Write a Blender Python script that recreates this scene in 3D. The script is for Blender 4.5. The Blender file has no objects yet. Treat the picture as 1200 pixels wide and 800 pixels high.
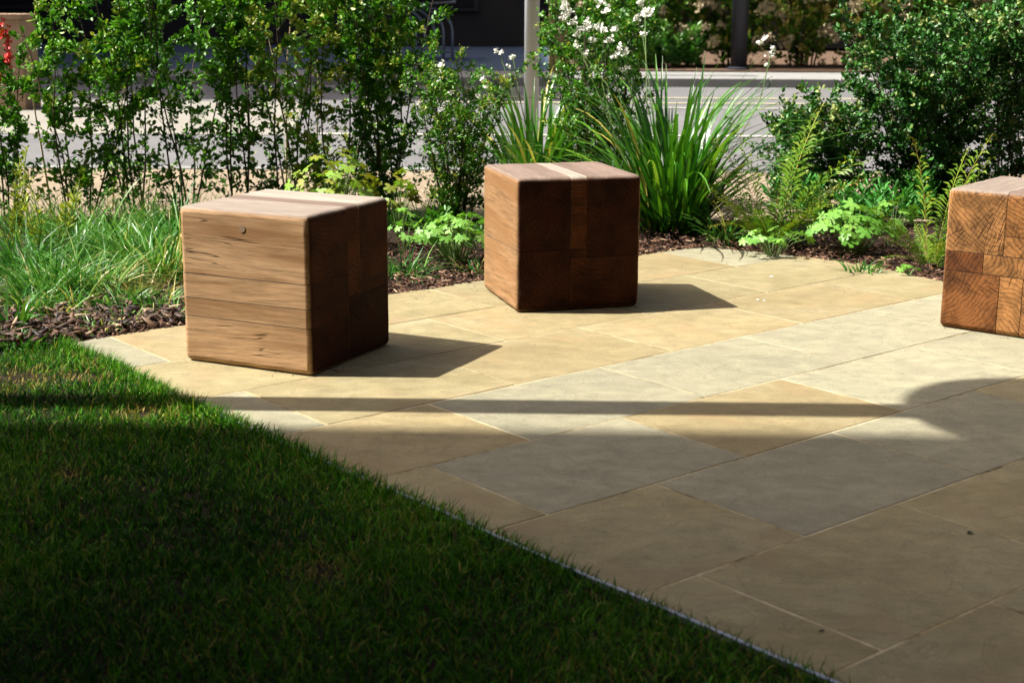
import bpy, bmesh, math, random
import numpy as np
from mathutils import Vector, Matrix
random.seed(7); rng = np.random.default_rng(7)
S = bpy.context.scene; C = S.collection; R = math.radians; PI = math.pi

# ------------------------------------------------------------------ camera, light, exposure
F, PITCH, ROLL, H = 1714.4, 0.2326, 0.0058, 1.07          # focal length in px of a 1200 px wide frame
FW = Vector((0, math.cos(PITCH), -math.sin(PITCH)))
UP = Vector((0, math.sin(PITCH), math.cos(PITCH)))
RT = Vector((1, 0, 0))
CR = RT*math.cos(ROLL) + UP*math.sin(ROLL)
CU = -RT*math.sin(ROLL) + UP*math.cos(ROLL)
cd = bpy.data.cameras.new('camera'); cam = bpy.data.objects.new('camera', cd); C.objects.link(cam)
cam.matrix_world = Matrix(((CR.x, CU.x, -FW.x, 0), (CR.y, CU.y, -FW.y, 0), (CR.z, CU.z, -FW.z, H), (0, 0, 0, 1)))
cd.sensor_width = 36; cd.lens = F/1200*36; cd.clip_start = .05; cd.clip_end = 1500
cd.dof.use_dof = True; cd.dof.focus_distance = 4.7; cd.dof.aperture_fstop = 6.3
S.camera = cam
SUN_EL = R(51.9); SUN_AZ = -0.02                            # azimuth of the direction in which shadows fall, from +X
wd = bpy.data.worlds.new('World'); S.world = wd; wd.use_nodes = True
nt = wd.node_tree; bg = nt.nodes['Background']; sky = nt.nodes.new('ShaderNodeTexSky')
sky.sky_type = 'NISHITA'; sky.sun_disc = False; sky.sun_elevation = SUN_EL
sdir = Vector((-math.cos(SUN_AZ), -math.sin(SUN_AZ), 0))    # towards the sun
sky.sun_rotation = math.atan2(sdir.x, sdir.y)
nt.links.new(sky.outputs[0], bg.inputs[0]); bg.inputs[1].default_value = 0.107; sky.dust_density = 6; sky.air_density = .5; sky.ozone_density = 0
sd = bpy.data.lights.new('sun', 'SUN'); sun = bpy.data.objects.new('sun', sd); C.objects.link(sun)
sd.energy = 5.0; sd.angle = R(0.47); sd.color = (1, .955, .87)
tow = Vector((sdir.x*math.cos(SUN_EL), sdir.y*math.cos(SUN_EL), math.sin(SUN_EL)))
sun.rotation_euler = tow.to_track_quat('Z', 'Y').to_euler(); sun.location = (-6, 0, 12)
S.view_settings.view_transform = 'Standard'; S.view_settings.look = 'None'
S.view_settings.exposure = 1.4; S.view_settings.gamma = 1

def G(px, py, z=0.0):
    """point of the plane at height z seen at a pixel of the 1200x800 photograph"""
    d = CR*(px-600) - CU*(py-400) + FW*F
    t = (z-H)/d.z
    return Vector((d.x*t, d.y*t, z))

# ------------------------------------------------------------------ helpers
def tag(o, label=None, cat=None, group=None, kind=None):
    if label: o['label'] = label
    if cat: o['category'] = cat
    if group: o['group'] = group
    if kind: o['kind'] = kind
    return o
def link(name, me, mat=None, parent=None, loc=None, kind=None):
    o = bpy.data.objects.new(name, me)
    if mat and me and not me.materials: me.materials.append(mat)
    C.objects.link(o)
    if parent: o.parent = parent
    if loc is not None: o.location = loc
    if kind: o['kind'] = kind
    return o
def empty(name, loc, label, cat, group=None, rz=0):
    o = bpy.data.objects.new(name, None); C.objects.link(o); o.location = loc; o.rotation_euler.z = rz
    o.empty_display_size = .1
    return tag(o, label, cat, group)
def mesh_np(name, V, Fc, tint=None, smooth=False, n=None):
    """V (k,3) array, Fc (m,n) array of equal-sized faces"""
    V = np.asarray(V, np.float32); Fc = np.asarray(Fc, np.int32); m, n = Fc.shape
    me = bpy.data.meshes.new(name)
    me.vertices.add(len(V)); me.vertices.foreach_set('co', V.ravel())
    me.loops.add(m*n); me.loops.foreach_set('vertex_index', Fc.ravel())
    me.polygons.add(m); me.polygons.foreach_set('loop_start', np.arange(0, m*n, n, dtype=np.int32))
    me.polygons.foreach_set('loop_total', np.full(m, n, np.int32))
    if smooth: me.polygons.foreach_set('use_smooth', np.ones(m, bool))
    me.update(calc_edges=True)
    if tint is not None:
        a = me.attributes.new('tint', 'FLOAT', 'POINT'); a.data.foreach_set('value', np.asarray(tint, np.float32))
    return me
class MB:
    def __init__(s): s.v = []; s.f = []
    def add(s, V, Fs):
        b = len(s.v); s.v += [tuple(v) for v in V]; s.f += [tuple(i+b for i in f) for f in Fs]; return s
    def box(s, x0, x1, y0, y1, z0, z1):
        V = [(x, y, z) for z in (z0, z1) for x, y in ((x0, y0), (x1, y0), (x1, y1), (x0, y1))]
        return s.add(V, [(0, 3, 2, 1), (4, 5, 6, 7), (0, 1, 5, 4), (1, 2, 6, 5), (2, 3, 7, 6), (3, 0, 4, 7)])
    def tube(s, P, rad, n=6, cap=True):
        P = [Vector(p) for p in P]; rs = rad if hasattr(rad, '__len__') else [rad]*len(P)
        V = []
        for i, p in enumerate(P):
            t = (P[min(i+1, len(P)-1)] - P[max(i-1, 0)]).normalized()
            a = t.cross(Vector((.31, .17, .93)) if abs(t.z) < .9 else Vector((1, .2, 0))).normalized(); b = t.cross(a)
            V += [p + (a*math.cos(2*PI*k/n) + b*math.sin(2*PI*k/n))*rs[i] for k in range(n)]
        Fs = [(i*n+k, i*n+(k+1) % n, (i+1)*n+(k+1) % n, (i+1)*n+k) for i in range(len(P)-1) for k in range(n)]
        if cap: Fs += [tuple(range(n-1, -1, -1)), tuple((len(P)-1)*n+k for k in range(n))]
        return s.add(V, Fs)
    def lathe(s, prof, n=24, c=(0, 0)):
        V = [(c[0]+r*math.cos(2*PI*k/n), c[1]+r*math.sin(2*PI*k/n), z) for r, z in prof for k in range(n)]
        Fs = [(i*n+k, i*n+(k+1) % n, (i+1)*n+(k+1) % n, (i+1)*n+k) for i in range(len(prof)-1) for k in range(n)]
        Fs += [tuple(range(n-1, -1, -1)), tuple((len(prof)-1)*n+k for k in range(n))]
        return s.add(V, Fs)
    def build(s, name, mat, parent=None, smooth=False, loc=None, bev=0, kind=None):
        me = bpy.data.meshes.new(name); me.from_pydata(s.v, [], s.f); me.update()
        if smooth: me.polygons.foreach_set('use_smooth', [True]*len(me.polygons))
        if bev:
            bm = bmesh.new(); bm.from_mesh(me)
            bmesh.ops.bevel(bm, geom=bm.edges[:], offset=bev, segments=2, affect='EDGES', profile=.6)
            bm.to_mesh(me); bm.free()
        return link(name, me, mat, parent, loc, kind)

# ------------------------------------------------------------------ materials
class N:
    def __init__(s, name):
        s.m = bpy.data.materials.new(name); s.m.use_nodes = True; s.t = s.m.node_tree
        s.b = s.t.nodes['Principled BSDF']; s.out = s.t.nodes['Material Output']
    def n(s, ty, **k):
        x = s.t.nodes.new('ShaderNode'+ty)
        for a, b in k.items():
            if a.startswith('i_'):
                key = a[2:]; x.inputs[int(key) if key.isdigit() else key].default_value = b
            else: setattr(x, a, b)
        return x
    def l(s, a, b):
        s.t.links.new(a.outputs[0] if hasattr(a, 'outputs') else a, b); return s
    def coord(s, out='Object', scale=(1, 1, 1), attr=None):
        tc = s.n('Attribute', attribute_name=attr) if attr else s.n('TexCoord')
        mp = s.n('Mapping'); mp.inputs['Scale'].default_value = scale
        s.l(tc.outputs['Vector' if attr else out], mp.inputs[0]); return mp
    def noise(s, vec, scale, detail=5, rough=.6, dist=0):
        x = s.n('TexNoise'); x.inputs['Scale'].default_value = scale; x.inputs['Detail'].default_value = detail
        x.inputs['Roughness'].default_value = rough; x.inputs['Distortion'].default_value = dist
        if vec: s.l(vec, x.inputs['Vector'])
        return x
    def ramp(s, fac, stops):
        x = s.n('ValToRGB'); e = x.color_ramp.elements
        while len(e) < len(stops): e.new(.5)
        for i, (p, c) in enumerate(stops):
            e[i].position = p; e[i].color = (*c, 1) if hasattr(c, '__len__') else (c, c, c, 1)
        s.l(fac, x.inputs[0]); return x
    def mix(s, fac, a, b, mode='MIX'):
        x = s.n('Mix', data_type='RGBA', blend_type=mode)
        for v, i in ((fac, 0), (a, 6), (b, 7)):
            if hasattr(v, 'outputs') or isinstance(v, bpy.types.NodeSocket): s.l(v, x.inputs[i])
            elif i == 0: x.inputs[0].default_value = v
            else: x.inputs[i].default_value = (*v, 1)
        return x.outputs[2]
    def math(s, op, a, b=0.5, clamp=False):
        x = s.n('Math', operation=op, use_clamp=clamp)
        for v, i in ((a, 0), (b, 1)):
            if isinstance(v, (int, float)): x.inputs[i].default_value = v
            else: s.l(v, x.inputs[i])
        return x.outputs[0]
    def bump(s, h, strength=.3, dist=.01):
        x = s.n('Bump'); x.inputs['Strength'].default_value = strength; x.inputs['Distance'].default_value = dist
        s.l(h, x.inputs['Height']); s.l(x, s.b.inputs['Normal']); return x
    def col(s, v): s.l(v, s.b.inputs['Base Color']); return s
    def done(s, rough=.6, spec=.5, metal=0):
        s.b.inputs['Roughness'].default_value = rough; s.b.inputs['Specular IOR Level'].default_value = spec
        s.b.inputs['Metallic'].default_value = metal; return s.m

def simple(name, c, rough=.6, var=.25, scale=8, metal=0, spec=.4, bump=.1):
    k = N(name); co = k.coord(); n1 = k.noise(co, scale)
    k.col(k.ramp(n1, [(.25, tuple(x*(1-var) for x in c)), (.75, tuple(min(1, x*(1+var)) for x in c))]))
    if bump: k.bump(k.noise(co, scale*6), bump, .005)
    return k.done(rough, spec, metal)

def leafmat(name, dark, mid, light, trans=.3, rough=.42, spec=.45, dry=None, tcol=None):
    """tint attribute 0..1 goes dark > mid > light (> dry above .9)"""
    k = N(name); a = k.n('Attribute', attribute_name='tint')
    oi = k.n('ObjectInfo')
    f = k.math('ADD', a.outputs['Fac'], k.math('MULTIPLY', k.math('SUBTRACT', oi.outputs['Random'], .5), .36), True)
    st = [(0, dark), (.45, mid), (.85, light)]
    if dry: st.append((.97, dry))
    c = k.ramp(f, st); k.col(c)
    k.b.inputs['Roughness'].default_value = rough; k.b.inputs['Specular IOR Level'].default_value = spec
    tr = k.n('BsdfTranslucent'); k.l(k.mix(1.0, c, tcol or (1.0, 1.0, .45), 'MULTIPLY'), tr.inputs[0])
    ms = k.n('MixShader'); ms.inputs[0].default_value = trans
    k.l(k.b, ms.inputs[1]); k.l(tr, ms.inputs[2]); k.l(ms, k.out.inputs[0]); return k.m

def stone(name, c0, c1, c2, stain):
    k = N(name); co = k.coord('Generated'); co = k.coord('Object')
    oi = k.n('ObjectInfo')
    add = k.n('VectorMath', operation='ADD'); k.l(co, add.inputs[0])
    sc = k.n('VectorMath', operation='SCALE'); cb = k.n('CombineXYZ')
    k.l(oi.outputs['Random'], cb.inputs[0]); k.l(oi.outputs['Random'], cb.inputs[1]); k.l(cb, sc.inputs[0]); sc.inputs['Scale'].default_value = 37
    k.l(sc, add.inputs[1])
    st = k.n('Mapping'); st.inputs['Scale'].default_value = (1.0, 1.5, 1); st.inputs['Rotation'].default_value = (0, 0, .5); k.l(add, st.inputs[0])
    big = k.noise(st, 2.2, 4, .55, .6); fine = k.noise(add, 140, 3, .7); med = k.noise(st, 11, 6, .65, .3)
    c = k.ramp(big, [(.3, c0), (.52, c1), (.72, c2)])
    v = k.ramp(med, [(.3, .78), (.7, 1.13)]); c = k.mix(1.0, c, v.outputs[0], 'MULTIPLY')
    v = k.ramp(fine, [(.3, .84), (.7, 1.10)]); c = k.mix(1.0, c, v.outputs[0], 'MULTIPLY')
    rv = k.n('MapRange'); rv.inputs[3].default_value = .88; rv.inputs[4].default_value = 1.08; k.l(oi.outputs['Random'], rv.inputs[0])
    vm = k.n('VectorMath', operation='SCALE'); k.l(c, vm.inputs[0]); k.l(rv, vm.inputs['Scale']); c = vm
    # iron-rich veins and stains
    vein = k.noise(st, 4.0, 8, .6, 2.2); vm2 = k.math('ABSOLUTE', k.math('SUBTRACT', vein, .5))
    vf = k.ramp(vm2, [(0, 1.0), (.018, 0)]); c = k.mix(k.math('MULTIPLY', vf.outputs[0], .4), c, tuple(x*.5 for x in stain))
    blot = k.ramp(k.noise(add, 5, 3, .5), [(.56, 0), (.72, 1)]); c = k.mix(k.math('MULTIPLY', blot.outputs[0], .55), c, stain)
    vo = k.n('TexVoronoi'); vo.inputs['Scale'].default_value = 17; k.l(add, vo.inputs['Vector'])
    gate = k.ramp(k.noise(add, 9, 1), [(.58, 0), (.62, 1)])
    sp = k.math('MULTIPLY', k.ramp(vo.outputs['Distance'], [(.045, 1), (.085, 0)]).outputs[0], gate.outputs[0])
    c = k.mix(k.math('MULTIPLY', sp, .7), c, (.06, .05, .035)); k.col(c)
    h = k.math('ADD', k.math('MULTIPLY', med, .6), k.math('MULTIPLY', fine, .35)); k.bump(h, .34, .004)
    return k.done(.72, .25)
M = {}
M['buff'] = stone('sandstone_buff', (.208, .172, .086), (.240, .205, .110), (.256, .226, .133), (.21, .15, .08))
M['grey'] = stone('sandstone_grey', (.208, .197, .134), (.236, .221, .148), (.255, .234, .157), (.19, .17, .12))
M['honey'] = stone('sandstone_honey', (.216, .172, .086), (.246, .200, .105), (.258, .218, .126), (.23, .155, .075))

def mortar():
    k = N('mortar'); co = k.coord(); a = k.noise(co, 3.5, 4, .7); b = k.noise(co, 60, 3)
    c = k.ramp(a, [(.38, (.10, .07, .035)), (.46, (.30, .24, .13)), (.60, (.42, .36, .24))])
    k.col(k.mix(1.0, c, k.ramp(b, [(.3, .8), (.7, 1.1)]).outputs[0], 'MULTIPLY')); k.bump(b, .5, .003); return k.done(.9, .1)
M['mortar'] = mortar()

def wood():
    k = N('weathered_timber'); w = k.coord(attr='wc')          # wc: metres from the heart of each timber, y along the grain
    sep = k.n('SeparateXYZ'); k.l(w, sep.inputs[0])
    ws = k.n('Mapping'); ws.inputs['Scale'].default_value = (1, .10, 1); k.l(w, ws.inputs[0])
    nz = k.noise(ws, 9, 4, .5); nf = k.noise(ws, 60, 4, .6)
    r = k.math('SQRT', k.math('ADD', k.math('POWER', sep.outputs[0], 2.0), k.math('POWER', sep.outputs[2], 2.0)))
    rr = k.math('ADD', k.math('MULTIPLY', r, 72.0), k.math('ADD', k.math('MULTIPLY', nz, 5.5), k.math('MULTIPLY', nf, .8)))
    ring = k.math('FRACT', rr); ringr = k.ramp(ring, [(0, .0), (.55, .35), (.86, 1), (1, .1)])
    tn = k.n('TexCoord'); ns = k.n('SeparateXYZ'); k.l(tn.outputs['Normal'], ns.inputs[0])
    endf = k.ramp(k.math('ABSOLUTE', ns.outputs[1]), [(.6, 0), (.9, 1)])
    topf = k.ramp(ns.outputs[2], [(.30, 0), (.85, 1)])
    tn_ = k.n('Attribute', attribute_name='tint'); tt = tn_.outputs['Fac']
    base = k.ramp(tt, [(0, (.15, .07, .028)), (.35, (.25, .145, .070)), (.7, (.43, .27, .145)), (1, (.54, .37, .21))])
    dark = k.ramp(tt, [(0, (.075, .030, .010)), (.5, (.17, .085, .032)), (1, (.30, .19, .10))])
    side = k.mix(k.math('MULTIPLY', ringr.outputs[0], .30), base.outputs[0], dark.outputs[0])
    st = k.n('Mapping'); st.inputs['Scale'].default_value = (1, .05, 1); k.l(w, st.inputs[0])
    streak = k.noise(st, 120, 5, .75); side = k.mix(1.0, side, k.ramp(streak, [(.3, .52), (.65, 1.17)]).outputs[0], 'MULTIPLY')
    big = k.noise(ws, 14, 4, .6); side = k.mix(k.ramp(big, [(.46, 0), (.66, .8)]).outputs[0], side, (.19, .095, .038))
    # checks: thin dark cracks that run with the grain
    cr = k.n('Mapping'); cr.inputs['Scale'].default_value = (1, .045, 1); k.l(w, cr.inputs[0])
    cn = k.noise(cr, 24, 3, .5, 0); cf = k.ramp(k.math('ABSOLUTE', k.math('SUBTRACT', cn, .53)), [(0, 1), (.012, 0)])
    gate = k.ramp(k.noise(w, 6, 2), [(.5, 0), (.58, 1)]); cfg = k.math('MULTIPLY', cf.outputs[0], gate.outputs[0])
    side = k.mix(k.math('MULTIPLY', cfg, .8), side, (.05, .025, .01))
    # end grain; lowest endtones put shade into the colour of unlit faces
    et = k.n('Attribute', attribute_name='endtone').outputs['Fac']
    eb = k.ramp(et, [(0, (.034, .008, .003)), (.25, (.12, .038, .012)), (.5, (.26, .112, .034)), (1, (.38, .19, .070))])
    rm = k.math('MULTIPLY', ringr, k.ramp(k.noise(w, 7, 3, .6), [(.3, .4), (.55, 1)]).outputs[0]); en = k.mix(1.0, eb.outputs[0], k.ramp(rm, [(0, 1.10), (1, .42)]).outputs[0], 'MULTIPLY'); en = k.mix(1.0, en, k.ramp(k.noise(w, 90, 4, .7), [(.3, .75), (.7, 1.15)]).outputs[0], 'MULTIPLY')
    blot = k.noise(w, 11, 4, .6); en = k.mix(1.0, en, k.ramp(blot, [(.40, 1.1), (.62, .50)]).outputs[0], 'MULTIPLY')
    ang = k.math('ARCTAN2', sep.outputs[0], sep.outputs[2])
    an = k.n('CombineXYZ'); k.l(k.math('MULTIPLY', ang, 4.2), an.inputs[0]); k.l(k.math('MULTIPLY', r, 1.3), an.inputs[1])
    rn = k.noise(an, 5.5, 2, .5, .25); rf = k.ramp(k.math('ABSOLUTE', k.math('SUBTRACT', rn, .5)), [(0, 1), (.055, 0)])
    g2 = k.ramp(k.noise(w, 9, 2), [(.50, 0), (.58, 1)]); rad = k.math('MULTIPLY', rf.outputs[0], g2.outputs[0])
    en = k.mix(k.math('MULTIPLY', rad, .85), en, (.04, .016, .006))
    c = k.mix(endf.outputs[0], side, en)
    # bleached by the weather on top
    tp = k.mix(k.math('MULTIPLY', ringr.outputs[0], .2), k.ramp(tt, [(0, (.15, .095, .075)), (.5, (.215, .165, .135)), (1, (.34, .30, .25))]).outputs[0], (.17, .12, .095))
    tp = k.mix(1.0, tp, k.ramp(streak, [(.3, .66), (.65, 1.10)]).outputs[0], 'MULTIPLY'); tp = k.mix(1.0, tp, k.ramp(big, [(.35, 1.05), (.62, .80)]).outputs[0], 'MULTIPLY')
    tp = k.mix(k.math('MULTIPLY', cfg, .5), tp, (.14, .09, .06))
    c = k.mix(topf.outputs[0], c, tp); k.col(c)
    h = k.math('SUBTRACT', k.math('MULTIPLY', streak, .35), k.math('ADD', k.math('MULTIPLY', cfg, .8), k.math('MULTIPLY', k.math('MULTIPLY', rad, endf.outputs[0]), .8)))
    k.bump(h, .5, .003); return k.done(.75, .12)
M['wood'] = wood()
M['plug'] = simple('timber_plug', (.20, .13, .08), .7, .2, 40)
M['zinc'] = simple('edging_metal', (.42, .45, .50), .35, .2, 12, .6)
M['soil'] = simple('soil', (.020, .012, .008), .95, .5, 20, spec=.1, bump=.6)
M['lawnsoil'] = simple('lawn_soil', (.015, .011, .006), .95, .5, 30, spec=.1, bump=.6)
M['bark'] = leafmat('bark_chips', (.012, .006, .004), (.050, .022, .013), (.16, .085, .05), 0, .75, .2, (.36, .25, .16))
M['litter'] = leafmat('dead_leaves', (.012, .006, .004), (.050, .024, .013), (.16, .09, .05), .05, .6, .3, (.38, .27, .17))
M['grass'] = leafmat('lawn_blades', (.004, .020, .002), (.020, .105, .004), (.11, .32, .012), .25, .55, .08, (.30, .24, .07))
M['tuft'] = leafmat('tuft_blades', (.010, .055, .006), (.038, .185, .018), (.16, .34, .050), .25, .42, .5, (.55, .47, .20))
M['dry'] = leafmat('dry_blades', (.08, .06, .02), (.22, .18, .06), (.38, .32, .13), .25, .5, .4, (.60, .52, .30))
M['shrub'] = leafmat('shrub_leaves', (.006, .036, .003), (.028, .140, .007), (.115, .31, .018), .3, .42, .4, (.34, .38, .08))
M['hedgeleaf'] = leafmat('hedge_leaves', (.015, .06, .006), (.06, .18, .012), (.16, .34, .03), .3, .5, .3, (.45, .38, .10))
M['lance'] = leafmat('lance_leaves', (.010, .060, .010), (.028, .18, .022), (.08, .31, .05), .25, .5, .3)
M['shrub2'] = leafmat('glossy_leaves', (.006, .030, .006), (.014, .080, .012), (.055, .19, .022), .15, .45, .35, (.30, .36, .12))
M['strap'] = leafmat('strap_leaves', (.005, .034, .004), (.020, .105, .008), (.105, .28, .02), .25, .35, .55, (.50, .44, .10))
M['lime'] = leafmat('lime_leaves', (.03, .13, .010), (.10, .27, .028), (.20, .38, .06), .3, .5, .35)
M['bronze'] = leafmat('bronze_leaves', (.06, .20, .012), (.16, .32, .022), (.24, .20, .03), .3, .5, .35, (.30, .15, .06))
M['fern'] = leafmat('fern_leaflets', (.02, .09, .006), (.09, .19, .012), (.24, .30, .03), .28, .5, .3, (.32, .17, .04))
M['euph'] = leafmat('spurge_leaves', (.09, .17, .010), (.22, .29, .02), (.34, .38, .05), .3, .5, .3)
M['stem'] = simple('shrub_stems', (.07, .05, .03), .8, .4, 30)
M['palestem'] = simple('pale_canes', (.34, .26, .14), .7, .3, 30)
M['greenstem'] = simple('green_stems', (.10, .17, .04), .6, .3, 30)
M['petal'] = simple('white_petals', (.80, .80, .74), .6, .06, 30, bump=0)
M['blossom'] = simple('faded_blossom', (.40, .33, .20), .8, .25, 30, bump=0)
M['bluepetal'] = simple('pale_blue_petals', (.34, .42, .58), .7, .2, 30, bump=0)
M['redpetal'] = simple('red_petals', (.60, .02, .015), .6, .2, 30, bump=0)

# ------------------------------------------------------------------ ground plan
def smooth_line(P, step=.03):
    P = [Vector((p[0], p[1])) for p in P]; out = []
    for i in range(len(P)-1):
        p0, p1, p2, p3 = P[max(i-1, 0)], P[i], P[i+1], P[min(i+2, len(P)-1)]
        n = max(2, int((p2-p1).length/step))
        for j in range(n):
            t = j/n
            out.append(.5*((2*p1)+(p2-p0)*t+(2*p0-5*p1+4*p2-p3)*t*t+(3*p1-p0-3*p2+p3)*t**3))
    out.append(P[-1]); return out
LAWN = smooth_line([(-1.41, 4.45), (-1.19, 4.21), (-.94, 3.88), (-.75, 3.66), (-.57, 3.45), (-.4, 3.24), (-.285, 3.11), (-.14, 2.94), (0, 2.77), (.155, 2.585), (.25, 2.48), (.36, 2.35), (.445, 2.25), (.54, 2.14), (.80, 1.83), (1.2, 1.33), (1.75, .6), (2.4, -.3), (3.0, -1.4)], .06)
BED = smooth_line([(-1.41, 4.45), (-1.29, 4.57), (-1.09, 4.74), (-.44, 5.28), (-.32, 5.37), (-.13, 5.54), (.2, 5.83), (.54, 6.13), (.68, 6.25), (.80, 6.315), (.90, 6.31), (1.1, 6.2), (1.41, 5.95), (1.66, 5.6), (1.87, 5.24), (2.3, 4.5), (3.1, 3.1), (4.0, 1.5)], .08)
REG = [(p.x, p.y) for p in LAWN] + [(4.6, -1.4)] + [(4.6, .9)] + [(p.x, p.y) for p in reversed(BED)][:-1]
PH = .7003
UA = Vector((math.cos(PH), math.sin(PH))); VB = Vector((math.sin(PH), -math.cos(PH)))

def clip_half(poly, n, d):                                   # keep n.p <= d
    out = []
    for i in range(len(poly)):
        a, b = poly[i], poly[(i+1) % len(poly)]; da = n[0]*a[0]+n[1]*a[1]-d; db = n[0]*b[0]+n[1]*b[1]-d
        if da <= 0: out.append(a)
        if (da < 0 < db) or (db < 0 < da):
            t = da/(da-db); out.append((a[0]+(b[0]-a[0])*t, a[1]+(b[1]-a[1])*t))
    return out
def area(p): return .5*sum(p[i][0]*p[(i+1) % len(p)][1]-p[(i+1) % len(p)][0]*p[i][1] for i in range(len(p)))
def clean(p, e=.004):
    o = []
    for q in p:
        if not o or math.hypot(q[0]-o[-1][0], q[1]-o[-1][1]) > e: o.append(q)
    if len(o) > 1 and math.hypot(o[0][0]-o[-1][0], o[0][1]-o[-1][1]) < e: o.pop()
    return o
def inset(p, d):
    n = len(p); o = []
    for i in range(n):
        a, b, c = Vector(p[i-1]), Vector(p[i]), Vector(p[(i+1) % n])
        e1 = (b-a).normalized(); e2 = (c-b).normalized()
        n1 = Vector((-e1.y, e1.x)); n2 = Vector((-e2.y, e2.x)); m = n1+n2
        k = d/max(.35, m.dot(n1)) if m.length > 1e-4 else d
        o.append((b.x+m.x*k, b.y+m.y*k))
    return o

def sheet(name, poly, z, mat, kind='structure', parent=None, thick=0):
    mb = MB(); n = len(poly); mb.add([(x, y, z) for x, y in poly], [tuple(range(n))])
    if thick:
        mb.add([(x, y, z-thick) for x, y in poly]+[(x, y, z) for x, y in poly], [(i, (i+1) % n, n+(i+1) % n, n+i) for i in range(n)])
    o = mb.build(name, mat, parent)
    if kind: o['kind'] = kind
    bm = bmesh.new(); bm.from_mesh(o.data); bmesh.ops.triangulate(bm, faces=bm.faces[:]); bm.to_mesh(o.data); bm.free()
    return o

# ---- paving: one mortar bed, every slab its own piece
paving = sheet('paving', REG, -.0014, M['mortar'], thick=.05)
ROWS = [(-1.337+.4275*3-.4275*i) for i in range(0, 14)]       # v of row boundaries, towards the bed
KIND = {}                                                      # (row v-top, slab start u) -> colour family
def family(vc, uc):
    greys = [(-2.83, 2.55), (-2.83, 3.15), (-2.83, 3.75), (-2.83, 4.4), (-2.40, 2.27), (-2.40, 3.54), (-1.98, 2.60), (-1.98, 3.22), (-3.25, 1.62), (-2.40, 4.17), (-4.11, 4.7), (-4.11, 1.6)]
    for v, u in greys:
        if abs(v-vc) < .15 and abs(u-uc) < .22: return 'grey'
    honey = [(-2.40, 2.90), (-3.25, 2.9), (-3.25, 3.5), (-2.83, 1.9)]
    for v, u in honey:
        if abs(v-vc) < .15 and abs(u-uc) < .22: return 'honey'
    r = random.random(); return 'buff' if r < .72 or vc > -2.2 else 'honey'
REGP = [(x, y) for x, y in REG]
if area(REGP) < 0: REGP.reverse()
for i in range(-2, 11):
    v1 = -1.337-.4265*i if i else -1.337; v0 = v1-.4265        # v0 < v1
    off = 1.95 if i % 2 == 0 else 2.27
    for kx in range(-8, 9):
        u0 = off + kx*.632; u1 = u0+.632
        P = REGP
        for n, d in (((UA.x, UA.y), u1), ((-UA.x, -UA.y), -u0), ((VB.x, VB.y), v1), ((-VB.x, -VB.y), -v0)):
            P = clip_half(P, n, d)
            if len(P) < 3: break
        P = clean(P) if len(P) >= 3 else P
        if len(P) < 3 or area(P) < .0015: continue
        cx = sum(p[0] for p in P)/len(P); cy = sum(p[1] for p in P)/len(P)
        g = random.uniform(.0022, .0036)
        A0 = inset(P, g); A1 = inset(P, g+.0018); dz = random.uniform(-.0006, .0006)
        tx, ty = random.uniform(-.001, .001), random.uniform(-.001, .001)
        if area(A1) <= 0: continue
        n = len(P); zt = lambda x, y: dz + (x-cx)*tx + (y-cy)*ty
        V = [(x-cx, y-cy, -.035) for x, y in A0]+[(x-cx, y-cy, zt(x, y)-.0016) for x, y in A0]+[(x-cx, y-cy, zt(x, y)) for x, y in A1]
        Fs = [(j, (j+1) % n, n+(j+1) % n, n+j) for j in range(n)]+[(n+j, n+(j+1) % n, 2*n+(j+1) % n, 2*n+j) for j in range(n)]+[tuple(range(2*n, 3*n))]
        uc = (u0+u1)/2; fam = family((v0+v1)/2, uc)
        MB().add(V, Fs).build('paving_slab', M[fam], paving, loc=(cx, cy, 0))

# ---- lawn: soil sheet, metal edging and blades
lawnpoly = [(p.x, p.y) for p in LAWN] + [(-6, -1.4), (-6, 3.9), (-2.2, 4.15), (-1.6, 4.30)]
sheet('lawn_soil', lawnpoly, -.006, M['lawnsoil'])
eb = MB(); w = .0045
for i in range(len(LAWN)-1):
    a, b = LAWN[i], LAWN[i+1]; d0 = (LAWN[min(i+1, len(LAWN)-1)]-LAWN[max(i-1, 0)]).normalized(); d1 = (LAWN[min(i+2, len(LAWN)-1)]-LAWN[i]).normalized()
    n0 = Vector((d0.y, -d0.x)); n1 = Vector((d1.y, -d1.x))
    V = []
    for p, n in ((a, n0), (b, n1)):
        q0 = p + n*.001; q1 = p + n*(.001+2*w)
        V += [(q0.x, q0.y, -.05), (q0.x, q0.y, .004), (q1.x, q1.y, .004), (q1.x, q1.y, -.05)]
    eb.add(V, [(0, 1, 5, 4), (1, 2, 6, 5), (2, 3, 7, 6)])
tag(eb.build('lawn_edging', M['zinc']), 'thin grey metal edging strip between the lawn and the stone paving', 'edging')

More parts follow.
